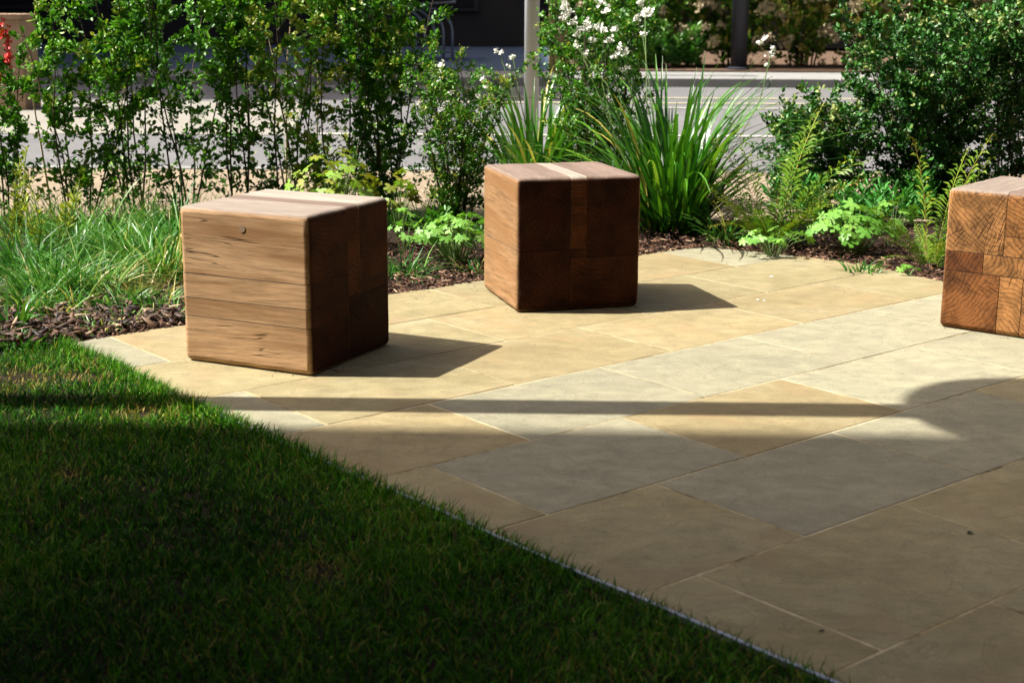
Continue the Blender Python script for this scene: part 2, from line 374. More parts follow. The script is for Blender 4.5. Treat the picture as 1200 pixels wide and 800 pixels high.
def inside(P, x, y):
    P = np.asarray(P); c = np.zeros(len(x), bool); j = len(P)-1
    for i in range(len(P)):
        xi, yi, xj, yj = P[i][0], P[i][1], P[j][0], P[j][1]
        hit = ((yi > y) != (yj > y)) & (x < (xj-xi)*(y-yi)/(yj-yi+1e-12)+xi); c ^= hit; j = i
    return c
def blades(base, az, lean, length, width, tint, curve=.5, seg=2, twist=None):
    """grass blades: ribbons of seg quads that taper to a point, bending over"""
    n = len(base); rows = []
    dx, dy = np.cos(az), np.sin(az); sx, sy = -np.sin(az), np.cos(az)
    if twist is not None: sx, sy = np.cos(twist), np.sin(twist)
    for k in range(seg+1):
        t = k/seg; a = lean + curve*t; L = length*t
        px = base[:, 0]+dx*L*np.sin(a); py = base[:, 1]+dy*L*np.sin(a); pz = base[:, 2]+L*np.cos(a)
        wv = width*(1-t**1.6*.97)*.5
        rows.append((np.stack([px-sx*wv, py-sy*wv, pz], 1), np.stack([px+sx*wv, py+sy*wv, pz], 1)))
    V = np.stack([r for pr in rows for r in pr], 1).reshape(-1, 3); m = 2*(seg+1)
    b0 = (np.arange(n)*m)[:, None]
    Fc = np.concatenate([b0+np.array([[2*k, 2*k+1, 2*k+3, 2*k+2]]) for k in range(seg)], 0)
    return V, Fc, np.repeat(tint, m)
def noise2(x, y, s, seed):
    r = np.random.default_rng(seed); out = 0
    for k in range(7):
        a = r.uniform(0, 2*PI); f = s*r.uniform(.5, 1.9); out = out+np.sin((x*np.cos(a)+y*np.sin(a))*f+r.uniform(0, 6))
    return out/7
def lawn(n, x0, x1, y0, y1, ln, wd_):
    x = rng.uniform(x0, x1, n); y = rng.uniform(y0, y1, n)
    k = inside(lawnpoly, x, y)
    # worn and dry patches as in the photograph
    patch = np.zeros(n)
    for px, py, rx, ry in ((20, 442, 46, 9), (95, 440, 30, 6), (375, 668, 34, 14), (165, 484, 26, 7), (80, 556, 22, 6)):
        c = G(px, py); a = G(px+rx, py)-c; b = (G(px, py-ry)-c)
        patch = np.maximum(patch, np.exp(-(((x-c.x)/max(a.length, .01))**2+((y-c.y)/max(b.length, .01))**2)))
    nz = noise2(x, y, 9, 3)
    k &= rng.random(n) > patch*.65
    x, y, nz, patch = x[k], y[k], nz[k], patch[k]; n = len(x)
    tint = np.clip(.40+.30*nz+rng.normal(0, .24, n), 0, .86)
    dry = rng.random(n) < (.05+.6*patch+.06*np.clip(nz, 0, 1)); tint[dry] = rng.uniform(.9, 1, dry.sum())
    L = ln*rng.uniform(.5, 1.25, n)*(1-.5*patch)*(1+.35*nz); L[rng.random(n) < .03] *= 1.5
    B = np.stack([x, y, np.full(n, -.006)], 1)
    return blades(B, rng.uniform(0, 2*PI, n), rng.uniform(0, .55, n), L, wd_*rng.uniform(.6, 1.3, n), tint, rng.uniform(.1, 1.0, n), 2, rng.uniform(0, 2*PI, n))
VV, FF, TT = [], [], []; base = 0
for args in ((95000, -1.55, .95, 2.6, 4.5, .033, .0032), (70000, -1.2, 1.3, 1.55, 2.7, .032, .0026), (30000, -6, 1.0, -.6, 4.3, .032, .006)):
    V, Fc, T = lawn(*args); VV.append(V); FF.append(Fc+base); TT.append(T); base += len(V)
# blades that hang over the edging
ii = rng.integers(0, 34, 5200); tt_ = rng.random(5200); lx = np.array([[p.x, p.y] for p in LAWN])
pp = lx[ii]*(1-tt_[:, None])+lx[ii+1]*tt_[:, None]; dv = lx[ii+1]-lx[ii]; oa = np.arctan2(dv[:, 0], -dv[:, 1])
pp = pp-np.stack([np.cos(oa), np.sin(oa)], 1)*rng.uniform(0, .03, 5200)[:, None]; kp = rng.random(5200) < np.clip(1.15-ii/30, .18, 1)
pp, oa = pp[kp], oa[kp]; n_ = len(pp)
V, Fc, T = blades(np.concatenate([pp, np.full((n_, 1), -.006)], 1), oa+rng.normal(0, .9, n_), rng.uniform(0, .5, n_), rng.uniform(.022, .055, n_), rng.uniform(.0018, .0036, n_), np.clip(rng.normal(.5, .2, n_), 0, 1), rng.uniform(.1, 1, n_), 2, rng.uniform(0, 6.28, n_))
VV.append(V); FF.append(Fc+base); TT.append(T)
o = link('lawn_grass', mesh_np('lawn_grass', np.concatenate(VV), np.concatenate(FF), np.concatenate(TT)), M['grass'])
tag(o, 'short mown green lawn with dry worn patches beside the stone paving', 'grass', kind='stuff')

# ---- planting bed and mulch
bedpoly = [(p.x, p.y) for p in BED] + [(30, -2), (30, 7.15), (-30, 7.15), (-30, 3.4), (-6, 3.9), (-2.2, 4.15), (-1.6, 4.30)]
sheet('bed_soil', bedpoly, -.012, M['soil'])
def chips(n, gen, size, mat, name, label, cat):
    P = gen(n); n = len(P)
    sz = rng.uniform(.5, 1.3, n)*size; az = rng.uniform(0, 2*PI, n); ti = rng.normal(0, .35, n); tw = rng.normal(0, .3, n)
    a = np.stack([np.cos(az)*np.cos(ti), np.sin(az)*np.cos(ti), np.sin(ti)], 1)*sz[:, None]
    b = np.stack([-np.sin(az)*np.cos(tw), np.cos(az)*np.cos(tw), np.sin(tw)], 1)*(sz*rng.uniform(.16, .42, n))[:, None]
    up = np.cross(a, b); up /= np.linalg.norm(up, axis=1)[:, None]; th = up*(sz*.055)[:, None]
    j = lambda s: rng.uniform(.55, 1, (n, 1))*s
    V = np.stack([P+a*j(1)-th, P+b*j(1)-th, P-a*j(1)-th, P-b*j(1)-th, P+a*j(.9)+th, P+b*j(.9)+th, P-a*j(.9)+th, P-b*j(.9)+th], 1).reshape(-1, 3)
    q = np.array([[4, 5, 6, 7], [0, 1, 5, 4], [1, 2, 6, 5], [2, 3, 7, 6], [3, 0, 4, 7]])
    Fc = ((np.arange(n)*8)[:, None, None]+q[None]).reshape(-1, 4)
    t = np.repeat(np.clip(rng.normal(.42, .27, n), 0, 1), 8)
    return tag(link(name, mesh_np(name, V, Fc, t), mat), label, cat, kind='stuff')
def bedpts(n, near=.9):
    pts = []
    for i in range(len(BED)-1):
        a, b = BED[i], BED[i+1]
        if a.x > 2.4: break
        d = b-a; nn = Vector((-d.y, d.x)).normalized(); m = int(n*d.length/5.3)
        t = rng.random(m); s = rng.random(m)**1.6*near - .012
        pts.append(np.stack([a.x+d.x*t+nn.x*s, a.y+d.y*t+nn.y*s, rng.uniform(-.006, .028, m)*np.clip(s*14+.3, 0, 1)], 1))
    return np.concatenate(pts)
chips(11000, bedpts, .021, M['bark'], 'bark_mulch', 'reddish brown bark mulch along the edge of the planting bed', 'mulch')
def leftpts(n):
    x = rng.uniform(-2.2, -1.0, n); y = rng.uniform(4.25, 5.3, n)
    k = inside(bedpoly, x, y); return np.stack([x[k], y[k], rng.uniform(-.005, .04, k.sum())], 1)
chips(3200, leftpts, .034, M['litter'], 'leaf_litter', 'dead brown leaves and twigs lying in the bed left of the near cube', 'leaf litter')

def pavepts(n):
    P = []
    while len(P) < n:
        i = random.randrange(4, len(BED)-12); q = BED[i]; d = (BED[i+1]-BED[i]).normalized(); off = -random.random()**3*.5-.012
        P.append((q.x-d.y*off, q.y+d.x*off, .0035))
    return np.array(P)
chips(150, pavepts, .007, M['bark'], 'scattered_bark_crumbs', 'crumbs of bark and grit scattered on the slabs along the bed edge', 'crumbs')
def flake(px, py, size, mat, label, seed):
    g = random.Random(seed); c = G(px, py); n = 9; mb = MB(); V = [(0, 0, .004)]
    for k in range(n):
        a = 2*PI*k/n; q = size*g.uniform(.5, 1); V.append((q*math.cos(a), q*math.sin(a)*.6, .001+g.uniform(0, .003)))
    mb.add(V, [(0, 1+k, 1+(k+1) % n) for k in range(n)])
    tag(mb.build('fallen_leaf', mat, loc=(c.x, c.y, .0012)), label, 'fallen leaf', 'bits of leaf lying on the paving')
M['deadblack'] = simple('rotten_leaf', (.012, .008, .006), .8, .3, 60)
def basepts(n):
    P = []
    for i in range(n):
        cx, cy, yw = random.choice(((-.572, 4.058, 1.1295), (.014, 4.941, .2769), (1.423, 4.769, -.677)))
        u = random.random()*.45; e = -random.random()**2*.05-.004; a, b = (u, e) if random.random() < .6 else (e, u)
        P.append((cx+a*math.cos(yw)-b*math.sin(yw), cy+a*math.sin(yw)+b*math.cos(yw), .003))
    return np.array(P)
chips(60, basepts, .005, M['bark'], 'wood_crumbs', 'fine dirt and crumbs gathered at the feet of the timber cubes', 'crumbs')
flake(1137, 625, .011, M['deadblack'], 'black shrivelled leaf on the big buff slab at the right', 1)
flake(904, 325, .009, M['petal'], 'white petal on the sunlit slab in front of the ferns', 2)
flake(888, 352, .008, M['petal'], 'white petal right of the shadow of the middle cube', 3)
flake(896, 353, .006, M['petal'], 'smaller white petal right of the shadow of the middle cube', 4)
flake(963, 741, .006, M['deadblack'], 'tiny dark leaf bit on the buff slab by the lawn edging', 5)
V, Fc, T = blades(np.array([[0, 0, .002], [0, 0, .002], [.01, 0, .002]]), np.array([0.2, 2.6, -1.9]), np.array([1.35, 1.3, 1.3]), np.array([.10, .08, .07]), np.array([.006, .006, .005]), np.array([.2, .3, .2]), np.array([.15, .2, .2]), 5)
o = link('fallen_leaf', mesh_np('fallen_leaf', V, Fc, T), M['strap'] if 'strap' in M else M['grass'], None, G(838, 292)); tag(o, 'crossed green blades lying on the grey slab at the far corner of the paving', 'fallen leaf', kind=None)
# ------------------------------------------------------------------ timber cubes
SIDE, HT = .4509, .4641
def timber_cube(loc, yaw, layout, tints, ends, label, seed, plug=None):
    rnd = random.Random(seed)
    root = empty('timber_cube', (loc[0], loc[1], 0), label, 'wooden seat', 'cube seats made of solid timber', yaw)
    bm0 = bmesh.new()
    bmesh.ops.create_cube(bm0, size=1)
    for v in bm0.verts: v.co = Vector(((v.co.x+.5)*SIDE, (v.co.y+.5)*SIDE, (v.co.z+.5)*HT+.001))
    bmesh.ops.bevel(bm0, geom=bm0.edges[:], offset=.017, segments=4, affect='EDGES', profile=.5)
    big = set(f for f in bm0.faces if f.calc_area() > .02)
    bmesh.ops.subdivide_edges(bm0, edges=[e for e in bm0.edges if e.calc_length() > .2], cuts=14, use_grid_fill=False)
    for f in bm0.faces: f.smooth = f.calc_area() < .02
    ctr = Vector((SIDE/2, SIDE/2, HT/2))
    for v in bm0.verts:                                       # worn arrises
        a = math.sin(v.co.x*61+seed)*math.sin(v.co.y*53+2*seed)*math.sin(v.co.z*47+.5*seed)+rnd.uniform(-.35, .35)
        d = (v.co-ctr); d.z *= .97; v.co -= d.normalized()*max(0, .0016*(a+.25))
    g = .0011
    for (u0, u1, z0, z1), t, te in zip(layout, tints, ends):
        bm = bm0.copy()
        for co, no, edge in (((u0*SIDE+g, 0, 0), (-1, 0, 0), u0 > 0), ((u1*SIDE-g, 0, 0), (1, 0, 0), u1 < 1), ((0, 0, z0*HT+g), (0, 0, -1), z0 > 0), ((0, 0, z1*HT-g), (0, 0, 1), z1 < 1)):
            if not edge: continue
            gm = bm.verts[:]+bm.edges[:]+bm.faces[:]
            r = bmesh.ops.bisect_plane(bm, geom=gm, plane_co=co, plane_no=no, clear_outer=True)
            ed = [e for e in r['geom_cut'] if isinstance(e, bmesh.types.BMEdge)]
            for f in bmesh.ops.holes_fill(bm, edges=ed, sides=0)['faces']: f.smooth = False
            for e in ed: e.smooth = False
        me = bpy.data.meshes.new('timber'); bm.to_mesh(me); bm.free()
        px, pz = rnd.choice([(-.25, 1.2), (1.25, 1.15), (.5, 1.7), (1.3, -.25), (-.3, -.2)]); 
        if seed == 3 and u0 == 0 and z1 == 1: px, pz = 1.25, 1.45
        cx = (u0+(u1-u0)*px)*SIDE; cz = (z0+(z1-z0)*pz)*HT; sh = rnd.uniform(0, 5)
        co = np.empty(len(me.vertices)*3, np.float32); me.vertices.foreach_get('co', co); co = co.reshape(-1, 3)
        wc = np.stack([co[:, 0]-cx+co[:, 1]*rnd.uniform(-.05, .05), co[:, 1]+sh, co[:, 2]-cz+co[:, 1]*rnd.uniform(-.06, .06)], 1)
        a = me.attributes.new('wc', 'FLOAT_VECTOR', 'POINT'); a.data.foreach_set('vector', wc.astype(np.float32).ravel())
        a = me.attributes.new('tint', 'FLOAT', 'POINT'); a.data.foreach_set('value', np.full(len(co), t, np.float32))
        a = me.attributes.new('endtone', 'FLOAT', 'POINT'); a.data.foreach_set('value', np.full(len(co), te, np.float32))
        link('timber', me, M['wood'], root)
    if plug:
        y, z = plug
        mb = MB(); n = 16; V = [(-.0012, y+math.cos(2*PI*k/n)*0.0105, z+math.sin(2*PI*k/n)*0.0105) for k in range(n)]+[(.004, y+math.cos(2*PI*k/n)*0.0105, z+math.sin(2*PI*k/n)*0.0105) for k in range(n)]
        mb.add(V, [tuple(range(n-1, -1, -1))]+[(k, (k+1) % n, n+(k+1) % n, n+k) for k in range(n)])
        mb.build('dowel_plug', M['plug'], root)
    return root
timber_cube((-.572, 4.058), 1.1295,
    [(0, .46, .575, 1), (0, .46, .42, .575), (0, .46, .30, .42), (0, .46, 0, .30), (.46, .60, .42, 1), (.60, 1, .50, 1), (.46, 1, 0, .42), (.60, 1, .42, .50)],
    [.72, .62, .56, .66, .30, .90, .5, .6], [.08, .02, .05, 0, .15, .08, 0, .05], 'timber cube seat nearest the lawn, tan boards with a round plug on one face', 1, (.225, .413))  # end tones near zero: shade of the unlit face painted in
timber_cube((.014, 4.941), .2769,
    [(0, .43, .46, 1), (.43, .56, .46, 1), (.56, 1, .40, 1), (0, .43, 0, .46), (.43, 1, 0, .40), (.43, .56, .40, .46)],
    [.34, .98, .28, .38, .3, .3], [0, .17, .03, .02, .08, .08], 'timber cube seat in the middle, dark face forward, pale strip across its top', 2)  # front face stays in shade, so its end tones are darkened to suit
timber_cube((1.423, 4.769), -.677,
    [(0, .44, .56, 1), (.44, 1, .70, 1), (.44, 1, .56, .70), (0, .30, .42, .56), (.30, .62, .42, .56), (.62, 1, .42, .56), (0, .43, 0, .42), (.43, .60, 0, .42), (.60, 1, 0, .42)],
    [.62, .30, .42, .05, .40, .22, .10, .55, .50], [.80, .55, .62, .30, .68, .50, .36, .72, .70], 'timber cube seat cut by the right edge, orange brown end grain with growth rings', 3)

# ------------------------------------------------------------------ planting
def leafcloud(P, D, size, aspect, tint, fold=.25):
    """P leaf bases, D unit directions; each leaf a folded lozenge of 2 quads"""
    n = len(P); r = rng.normal(size=(n, 3)); s = np.cross(D, r); s /= np.linalg.norm(s, axis=1)[:, None]+1e-9
    u = np.cross(s, D); L = (size*rng.uniform(.45, 1.35, n))[:, None]; w_ = L*aspect*.5
    tip = P+D*L-u*L*.12; m = P+D*L*.5; a = m+s*w_+u*w_*fold; b = m-s*w_+u*w_*fold
    a2 = P+D*L*.82+s*w_*.62+u*w_*fold*.3; b2 = P+D*L*.82-s*w_*.62+u*w_*fold*.3
    V = np.stack([P, a, a2, tip, b2, b], 1).reshape(-1, 3); q = np.array([[0, 1, 2, 3], [0, 3, 4, 5]])
    Fc = ((np.arange(n)*6)[:, None, None]+q[None]).reshape(-1, 4)
    return V, Fc, np.repeat(tint, 6)
def polyl(p, d, L, n, wob, up=.0):
    out = [np.array(p, float)]; d = np.array(d, float); d /= np.linalg.norm(d)
    for i in range(n):
        d = d+rng.normal(0, wob, 3)+np.array([0, 0, up]); d /= np.linalg.norm(d); out.append(out[-1]+d*L/n)
    return out
def shrub(name, base, height, spread, label, cat, group=None, nstem=8, twigs=10, lpt=26, leaf=.023, aspect=.58, mat='shrub', low=.25, lowdens=.35, tm=.45, stemr=.0055, lean=(0, 0), dome=True, stemmat='stem', topdens=1., tl=.22):
    root = empty(name, base, label, cat, group)
    P, D, T = [], [], []
    for i in range(nstem):
        a = 2*PI*(i+rng.uniform(-.3, .3))/nstem; r0 = spread*.18*rng.uniform(.2, 1)
        out = rng.uniform(.08, .62)*spread/height*1.1
        h = height*rng.uniform(.78, 1.03)*(1-.25*out if dome else 1)
        st = polyl((math.cos(a)*r0, math.sin(a)*r0, -.01), (math.cos(a)*out+lean[0], math.sin(a)*out+lean[1], 1), h*1.04, 9, .06, .02)
        mb = MB(); n = len(st); mb.tube(st, [stemr*(1-.75*k/(n-1)) for k in range(n)], 5, True)
        for j in range(twigs):
            f = low+(1-low)*(j+rng.uniform(0, .9))/twigs; f = min(f, .99)
            if f < .5 and rng.random() > lowdens+(f-low)*1.2*(1-lowdens): continue
            k = f*(n-1); k0 = int(k); p = st[k0]*(1-k+k0)+st[min(k0+1, n-1)]*(k-k0)
            b = rng.uniform(0, 2*PI); ln = tl*rng.uniform(.5, 1.25)*spread/.45*(1.1-.45*f)
            tw = polyl(p, (math.cos(b), math.sin(b), rng.uniform(.1, 1.1)), ln, 4, .16, .05)
            mb.tube(tw, [stemr*.3, stemr*.25, stemr*.2, stemr*.15, stemr*.1], 3, False)
            m = int(lpt*(topdens if f > .5 else .8)*rng.uniform(.7, 1.2)); tt = rng.random(m)**.55*3.999; q0 = np.minimum(tt.astype(int), 3); fr = (tt-q0)[:, None]
            arr = np.array(tw); pos = arr[q0]*(1-fr)+arr[q0+1]*fr+rng.normal(0, .010, (m, 3))
            dr = (arr[q0+1]-arr[q0]); dr /= np.linalg.norm(dr, axis=1)[:, None]; dr = dr*.5+rng.normal(0, .6, (m, 3))+np.array([0, 0, .22])
            P.append(pos); D.append(dr/np.linalg.norm(dr, axis=1)[:, None])
            t0 = tm+rng.normal(0, .10)+.14*(f-.5); T.append(np.clip(t0+rng.normal(0, .13, m)+(tt/4)**3*.30, 0, .95))
        mb.build('stem', M[stemmat], root)
    P, D, T = map(np.concatenate, (P, D, T))
    dd = rng.random(len(P)) < .025; T[dd] = 1.0
    V, Fc, T = leafcloud(P, D, np.full(len(P), leaf), aspect, T)
    link('foliage', mesh_np('foliage', V, Fc, T), M[mat], root, kind='stuff')
    return root
HG = 'leafy shrubs in the row behind the grasses'
for i, (px, py, h, sp, lb) in enumerate([
    (15, 262, .92, .36, 'leafy shrub at the far left edge, sparse around the tall brown pier'),
    (92, 262, 1.02, .40, 'leafy shrub with two straight dark stems behind the yellow green spurge'),
    (160, 258, 1.34, .46, 'tall leafy shrub with one slanting bare stem, behind the blue green grass tufts'),
    (222, 256, 1.36, .44, 'tall leafy shrub rising behind the back left corner of the near cube'),
    (285, 256, 1.38, .46, 'tall leafy shrub standing behind the left half of the near cube top'),
    (345, 252, 1.34, .42, 'tall leafy shrub with pale canes in front of the blue shaded road'),
    (402, 250, 1.30, .40, 'tall leafy shrub directly behind the bronze maple leaved plant'),
    (450, 248, 1.34, .36, 'dark dense leafy shrub just left of the bush with the white spires')]):
    dense = px > 440
    shrub('hedge_shrub', G(px, py), h, sp, lb, 'shrub', HG, nstem=5 if not dense else 9, twigs=21 if px > 60 else 14, lpt=38, low=.05 if not dense else .04, lowdens=.68 if not dense else 1, tm=.58 if not dense else .32, topdens=1.35, leaf=.030)
# pale dead canes standing in the shrubs
for px, py, dx, h in ((132, 250, .12, .88), (60, 255, -.03, .95), (335, 243, .05, 1.2), (368, 242, .12, 1.05), (350, 243, -.08, .9)):
    p = G(px, py-4); st = polyl(p, (dx, 0, 1), h, 8, .03)
    tag(MB().tube(st, [.006-.0005*k for k in range(9)], 5).build('cane', M['palestem']), 'bare pale cane standing among the shrubs %s' % {132: 'at the slanting stem left of the near cube', 60: 'near the brown pier', 335: 'above the left middle of the near cube top', 368: 'above the right half of the near cube top', 350: 'shortest of the canes behind the near cube'}[px], 'cane', 'bare canes among the shrubs')
bs = shrub('flowering_bush', G(535, 262), .80, .34, 'fine leaved bush with small white spires between the two nearer cubes', 'bush', nstem=13, twigs=18, lpt=62, leaf=.019, aspect=.5, low=.04, lowdens=1, tm=.42)
b2 = shrub('round_bush', G(700, 238), 1.20, .50, 'upright bush with tiny round leaves beside the grey post behind the middle cube', 'bush', nstem=16, twigs=22, lpt=60, leaf=.019, aspect=.7, low=.08, lowdens=.9, tm=.40, tl=.17)
shrub('dark_bush', G(1085, 248), 1.06, .66, 'big dense dark green bush standing behind the bright green ground plants on the right', 'bush', nstem=20, twigs=22, lpt=62, leaf=.026, aspect=.6, mat='shrub2', low=.04, lowdens=1, tm=.40, tl=.20)
shrub('dark_bush', G(950, 246), .60, .62, 'lower dark green bush left of the big dense bush and behind the fern', 'bush', nstem=14, twigs=16, lpt=56, leaf=.025, aspect=.6, mat='shrub2', low=.04, lowdens=1, tm=.42, tl=.2)
shrub('dark_bush', G(1178, 242), 1.02, .44, 'open bush with visible stems at the right edge behind the cut off cube', 'bush', nstem=12, twigs=20, lpt=46, leaf=.026, aspect=.6, mat='shrub2', low=.1, lowdens=.6, tm=.45, tl=.2)

# flower heads
def floret_mesh(name, seed, n=16, r=.022, fl=0.0105, elong=1.):
    g = np.random.default_rng(seed); V = []; Fc = []
    for i in range(n):
        c = g.normal(0, r*.5, 3); c[2] *= elong; nrm = g.normal(size=3)+np.array([0, -.6, .6]); nrm /= np.linalg.norm(nrm)
        a = np.cross(nrm, g.normal(size=3)); a /= np.linalg.norm(a); b = np.cross(nrm, a)
        for k in range(4):
            t = 2*PI*k/4; d = a*math.cos(t)+b*math.sin(t); e = -a*math.sin(t)+b*math.cos(t); bs_ = len(V)
            V += [c, c+d*fl*.7+e*fl*.45+nrm*fl*.15, c+d*fl*1.15+nrm*fl*.35, c+d*fl*.7-e*fl*.45+nrm*fl*.15]; Fc.append([bs_, bs_+1, bs_+2, bs_+3])
    return mesh_np(name, np.array(V), np.array(Fc))
FLW = [floret_mesh('flower_head', s) for s in range(4)]
for m in FLW: m.materials.append(M['petal'])
BLU = FLW[0].copy(); BLU.materials[0] = M['bluepetal']
def spot(root, px, py, depth, dz=0):
    """local point of root that stands at world depth Y=depth and is seen at that pixel"""
    d = CR*(px-600) - CU*(py-400) + FW*F; t = depth/d.y
    return Vector((d.x*t, depth, H+d.z*t)) - root.location
def flowers(root, pts, depth, base=None, scale=1., stalk=True, mats='petal', jit=.02):
    for px, py in pts:
        q = spot(root, px, py, depth+random.uniform(-.06, .06))
        o = link('flower_head', FLW[random.randrange(4)], None, root, q); o.scale = (scale,)*3; o.rotation_euler = (random.uniform(-.3, .3), random.uniform(-.3, .3), random.uniform(0, 6))
flowers(bs, [(517, 76), (515, 84), (518, 92)], bs.location.y-.18, scale=.75)
flowers(bs, [(566, 93), (569, 102), (561, 113), (572, 118), (528, 108), (492, 122), (518, 128)], bs.location.y-.2, scale=.55)

# strap leaved clumps: every leaf a part
def strap_variants(n, seed):
    g = random.Random(seed); out = []
    for i in range(n):
        bend = g.uniform(.15, 1.25); seg = 9; V = []; Fs = []; w0 = g.uniform(.8, 1.2); tt = []
        x = z = 0; a = 0
        for k in range(seg+1):
            t = k/seg; wv = w0*.5*(min(1, .55+t*2)*(1-max(0, t-.45)**1.5*2.2)); wv = max(wv, .03)
            V += [(x, -wv, z+.12*wv*0), (x-.0, 0, z-.003), (x, wv, z)]
            a = bend*t**1.8*1.5; x += math.sin(a)/seg; z += math.cos(a)/seg
        V = [(vx, vy*.02, vz) for vx, vy, vz in V]
        for k in range(seg):
            b = 3*k; Fs += [(b, b+1, b+4, b+3), (b+1, b+2, b+5, b+4)]
        me = mesh_np('leaf', V, Fs, [min(1, max(0, g.uniform(-.08, .08)+.35+.25*(i % 5)/4+.12*(j//3)/seg)) for j in range(len(V))], True)
        out.append(me)
    return out
STRAP = strap_variants(14, 5)
for m in STRAP: m.materials.append(M['strap'])
DRYST = [m.copy() for m in STRAP[:3]]
for m in DRYST:
    m.attributes['tint'].data.foreach_set('value', [1.0]*len(m.vertices))
def strap_clump(base, n, length, spread, label, wid=1., ymin=0):
    root = empty('strap_leaved_clump', base, label, 'plant', 'clumps of strap shaped leaves with white flowers')
    for i in range(n):
        me = random.choice(DRYST) if random.random() < .04 else random.choice(STRAP)
        o = link('leaf', me, None, root); az = random.uniform(0, 2*PI); r = random.random()**.5*spread*.22
        L = length*random.uniform(.55, 1.08); o.location = (math.cos(az)*r, math.sin(az)*r*.8, -.01)
        tilt = (random.random()**1.05)*.95; o.rotation_euler = (0, tilt, az+random.uniform(-.5, .5)); s = L
        o.scale = (s, random.uniform(.55, 1.0)*wid*1.25, s)
    return root
c1 = strap_clump(G(785, 268), 295, .86, .7, 'big clump of dark strap shaped leaves right behind the middle cube')
c2 = strap_clump(G(628, 230), 190, .76, .7, 'smaller strap leaved clump hidden below by the middle cube')
flowers(c1, [(663, 6), (668, 14), (660, 22), (672, 26), (680, 34), (676, 40), (690, 33), (700, 32), (708, 35), (695, 47), (715, 47), (703, 3), (711, 12), (727, 57), (733, 62), (724, 65), (686, 65), (676, 54), (665, 18), (750, 3), (758, 14), (746, 21), (755, 16), (764, 16), (753, 40), (660, 9), (688, 27), (720, 36), (734, 81)], c1.location.y+.25, scale=.85)
flowers(c1, [(891, 50), (897, 46), (905, 58), (898, 77), (902, 64)], c1.location.y, scale=.62)
flowers(c2, [(582, 60), (588, 62), (599, 68), (596, 78), (602, 66)], c2.location.y+.1, scale=.62)
def stalk(root, pts, depth0, depth1):
    n = len(pts); P = [spot(root, px, py, depth0+(depth1-depth0)*i/(n-1)) for i, (px, py) in enumerate(pts)]
    MB().tube(P, [.0026]*n, 4, False).build('flower_stalk', M['greenstem'], root)
y1 = c1.location.y
for pts in ([(770, 265), (735, 150), (712, 50)], [(765, 265), (720, 160), (695, 50)], [(775, 265), (750, 150), (734, 82)], [(800, 262), (768, 150), (753, 40)], [(765, 262), (705, 120), (668, 28)], [(810, 262), (890, 120), (905, 58)], [(790, 262), (758, 120), (756, 18)], [(770, 262), (712, 100), (677, 56)]):
    stalk(c1, pts, y1, y1+.25 if pts[-1][0] < 800 else y1)
for pts in ([(640, 236), (612, 130), (601, 66)], [(640, 236), (610, 120), (597, 80)], [(640, 236), (602, 110), (585, 62)]): stalk(c2, pts, c2.location.y, c2.location.y+.1)

# grass tufts
def tuft(base, n, length, spread, label, mat='tuft', width=.0078, tm=.45, dryp=.05, cat='ornamental grass', lean=.7, name='grass_tuft', group='tufts of grass in the bed'):
    az = rng.uniform(0, 2*PI, n); r = rng.random(n)**.5*spread
    B = np.stack([np.cos(az)*r, np.sin(az)*r*.7, np.full(n, -.01)], 1)
    t = np.clip(tm+rng.normal(0, .2, n), 0, .88); d = rng.random(n) < dryp; t[d] = rng.uniform(.92, 1, d.sum())
    V, Fc, T = blades(B, az+rng.normal(0, .7, n), rng.uniform(.02, lean, n), length*rng.uniform(.45, 1.15, n), width*rng.uniform(.6, 1.3, n), t, rng.uniform(.2, 1.3, n), 5, az+PI/2+rng.normal(0, .8, n))
    root = empty(name, base, label, cat, group)
    link('blades', mesh_np('blades', V, Fc, T), M[mat], root, kind='stuff'); return root
for px, py, n, L, sp, lb, kw in (
    (58, 352, 330, .26, .10, 'blue green grass tuft in the left bed, right of the broad leaved plant', dict(tm=.55)),
    (105, 348, 360, .27, .11, 'arching blue green grass tuft in front of the shrub stems, left of the dry tuft', dict(tm=.6)),
    (28, 322, 280, .28, .12, 'grass tuft at the left edge behind the broad leaved plant', dict(tm=.5)),
    (190, 332, 420, .30, .12, 'bright green upright grass tuft close against the left face of the near cube', dict(tm=.5, lean=.4)),
    (150, 310, 380, .28, .13, 'green grass tuft behind the dry straw coloured tuft', dict(tm=.5, lean=.5)),
    (210, 300, 300, .34, .12, 'tall green grass tuft behind the left edge of the near cube', dict(tm=.42, lean=.4)),
    (85, 305, 320, .28, .13, 'pale green grass tuft behind the arching blue green one', dict(tm=.65)),
    (120, 288, 260, .30, .14, 'wispy buff green grass tuft below the slanting shrub stem', dict(tm=.75, dryp=.3)),
    (165, 352, 200, .16, .09, 'dry straw coloured grass tuft beside the near cube', dict(mat='dry', tm=.55)),
    (140, 345, 150, .15, .07, 'small dry straw tuft beside the arching blue green tuft', dict(mat='dry', tm=.5)),
    (205, 372, 70, .09, .04, 'very small green grass tuft at the foot of the near cube', dict(tm=.5)),
    (152, 378, 50, .08, .05, 'few short green blades in the brown litter left of the near cube', dict(tm=.55)),
    (476, 322, 140, .17, .07, 'thin green grass tuft just right of the near cube in the mulch', dict(tm=.4, lean=1.0)),
    (20, 405, 120, .08, .09, 'rough grass tuft where the lawn meets the left bed', dict(tm=.5, dryp=.4)),
    (520, 255, 100, .32, .06, 'thin arching grass blades between the two nearer cubes', dict(tm=.62, lean=1.0, width=.005)),
    (915, 285, 90, .22, .09, 'low grassy tuft in the shade right of the big strap leaved clump', dict(tm=.4)),
    (850, 283, 70, .26, .07, 'thin grass tuft at the right foot of the big strap leaved clump', dict(tm=.6))):
    tuft(G(px, py), n, L, sp, lb, **kw)
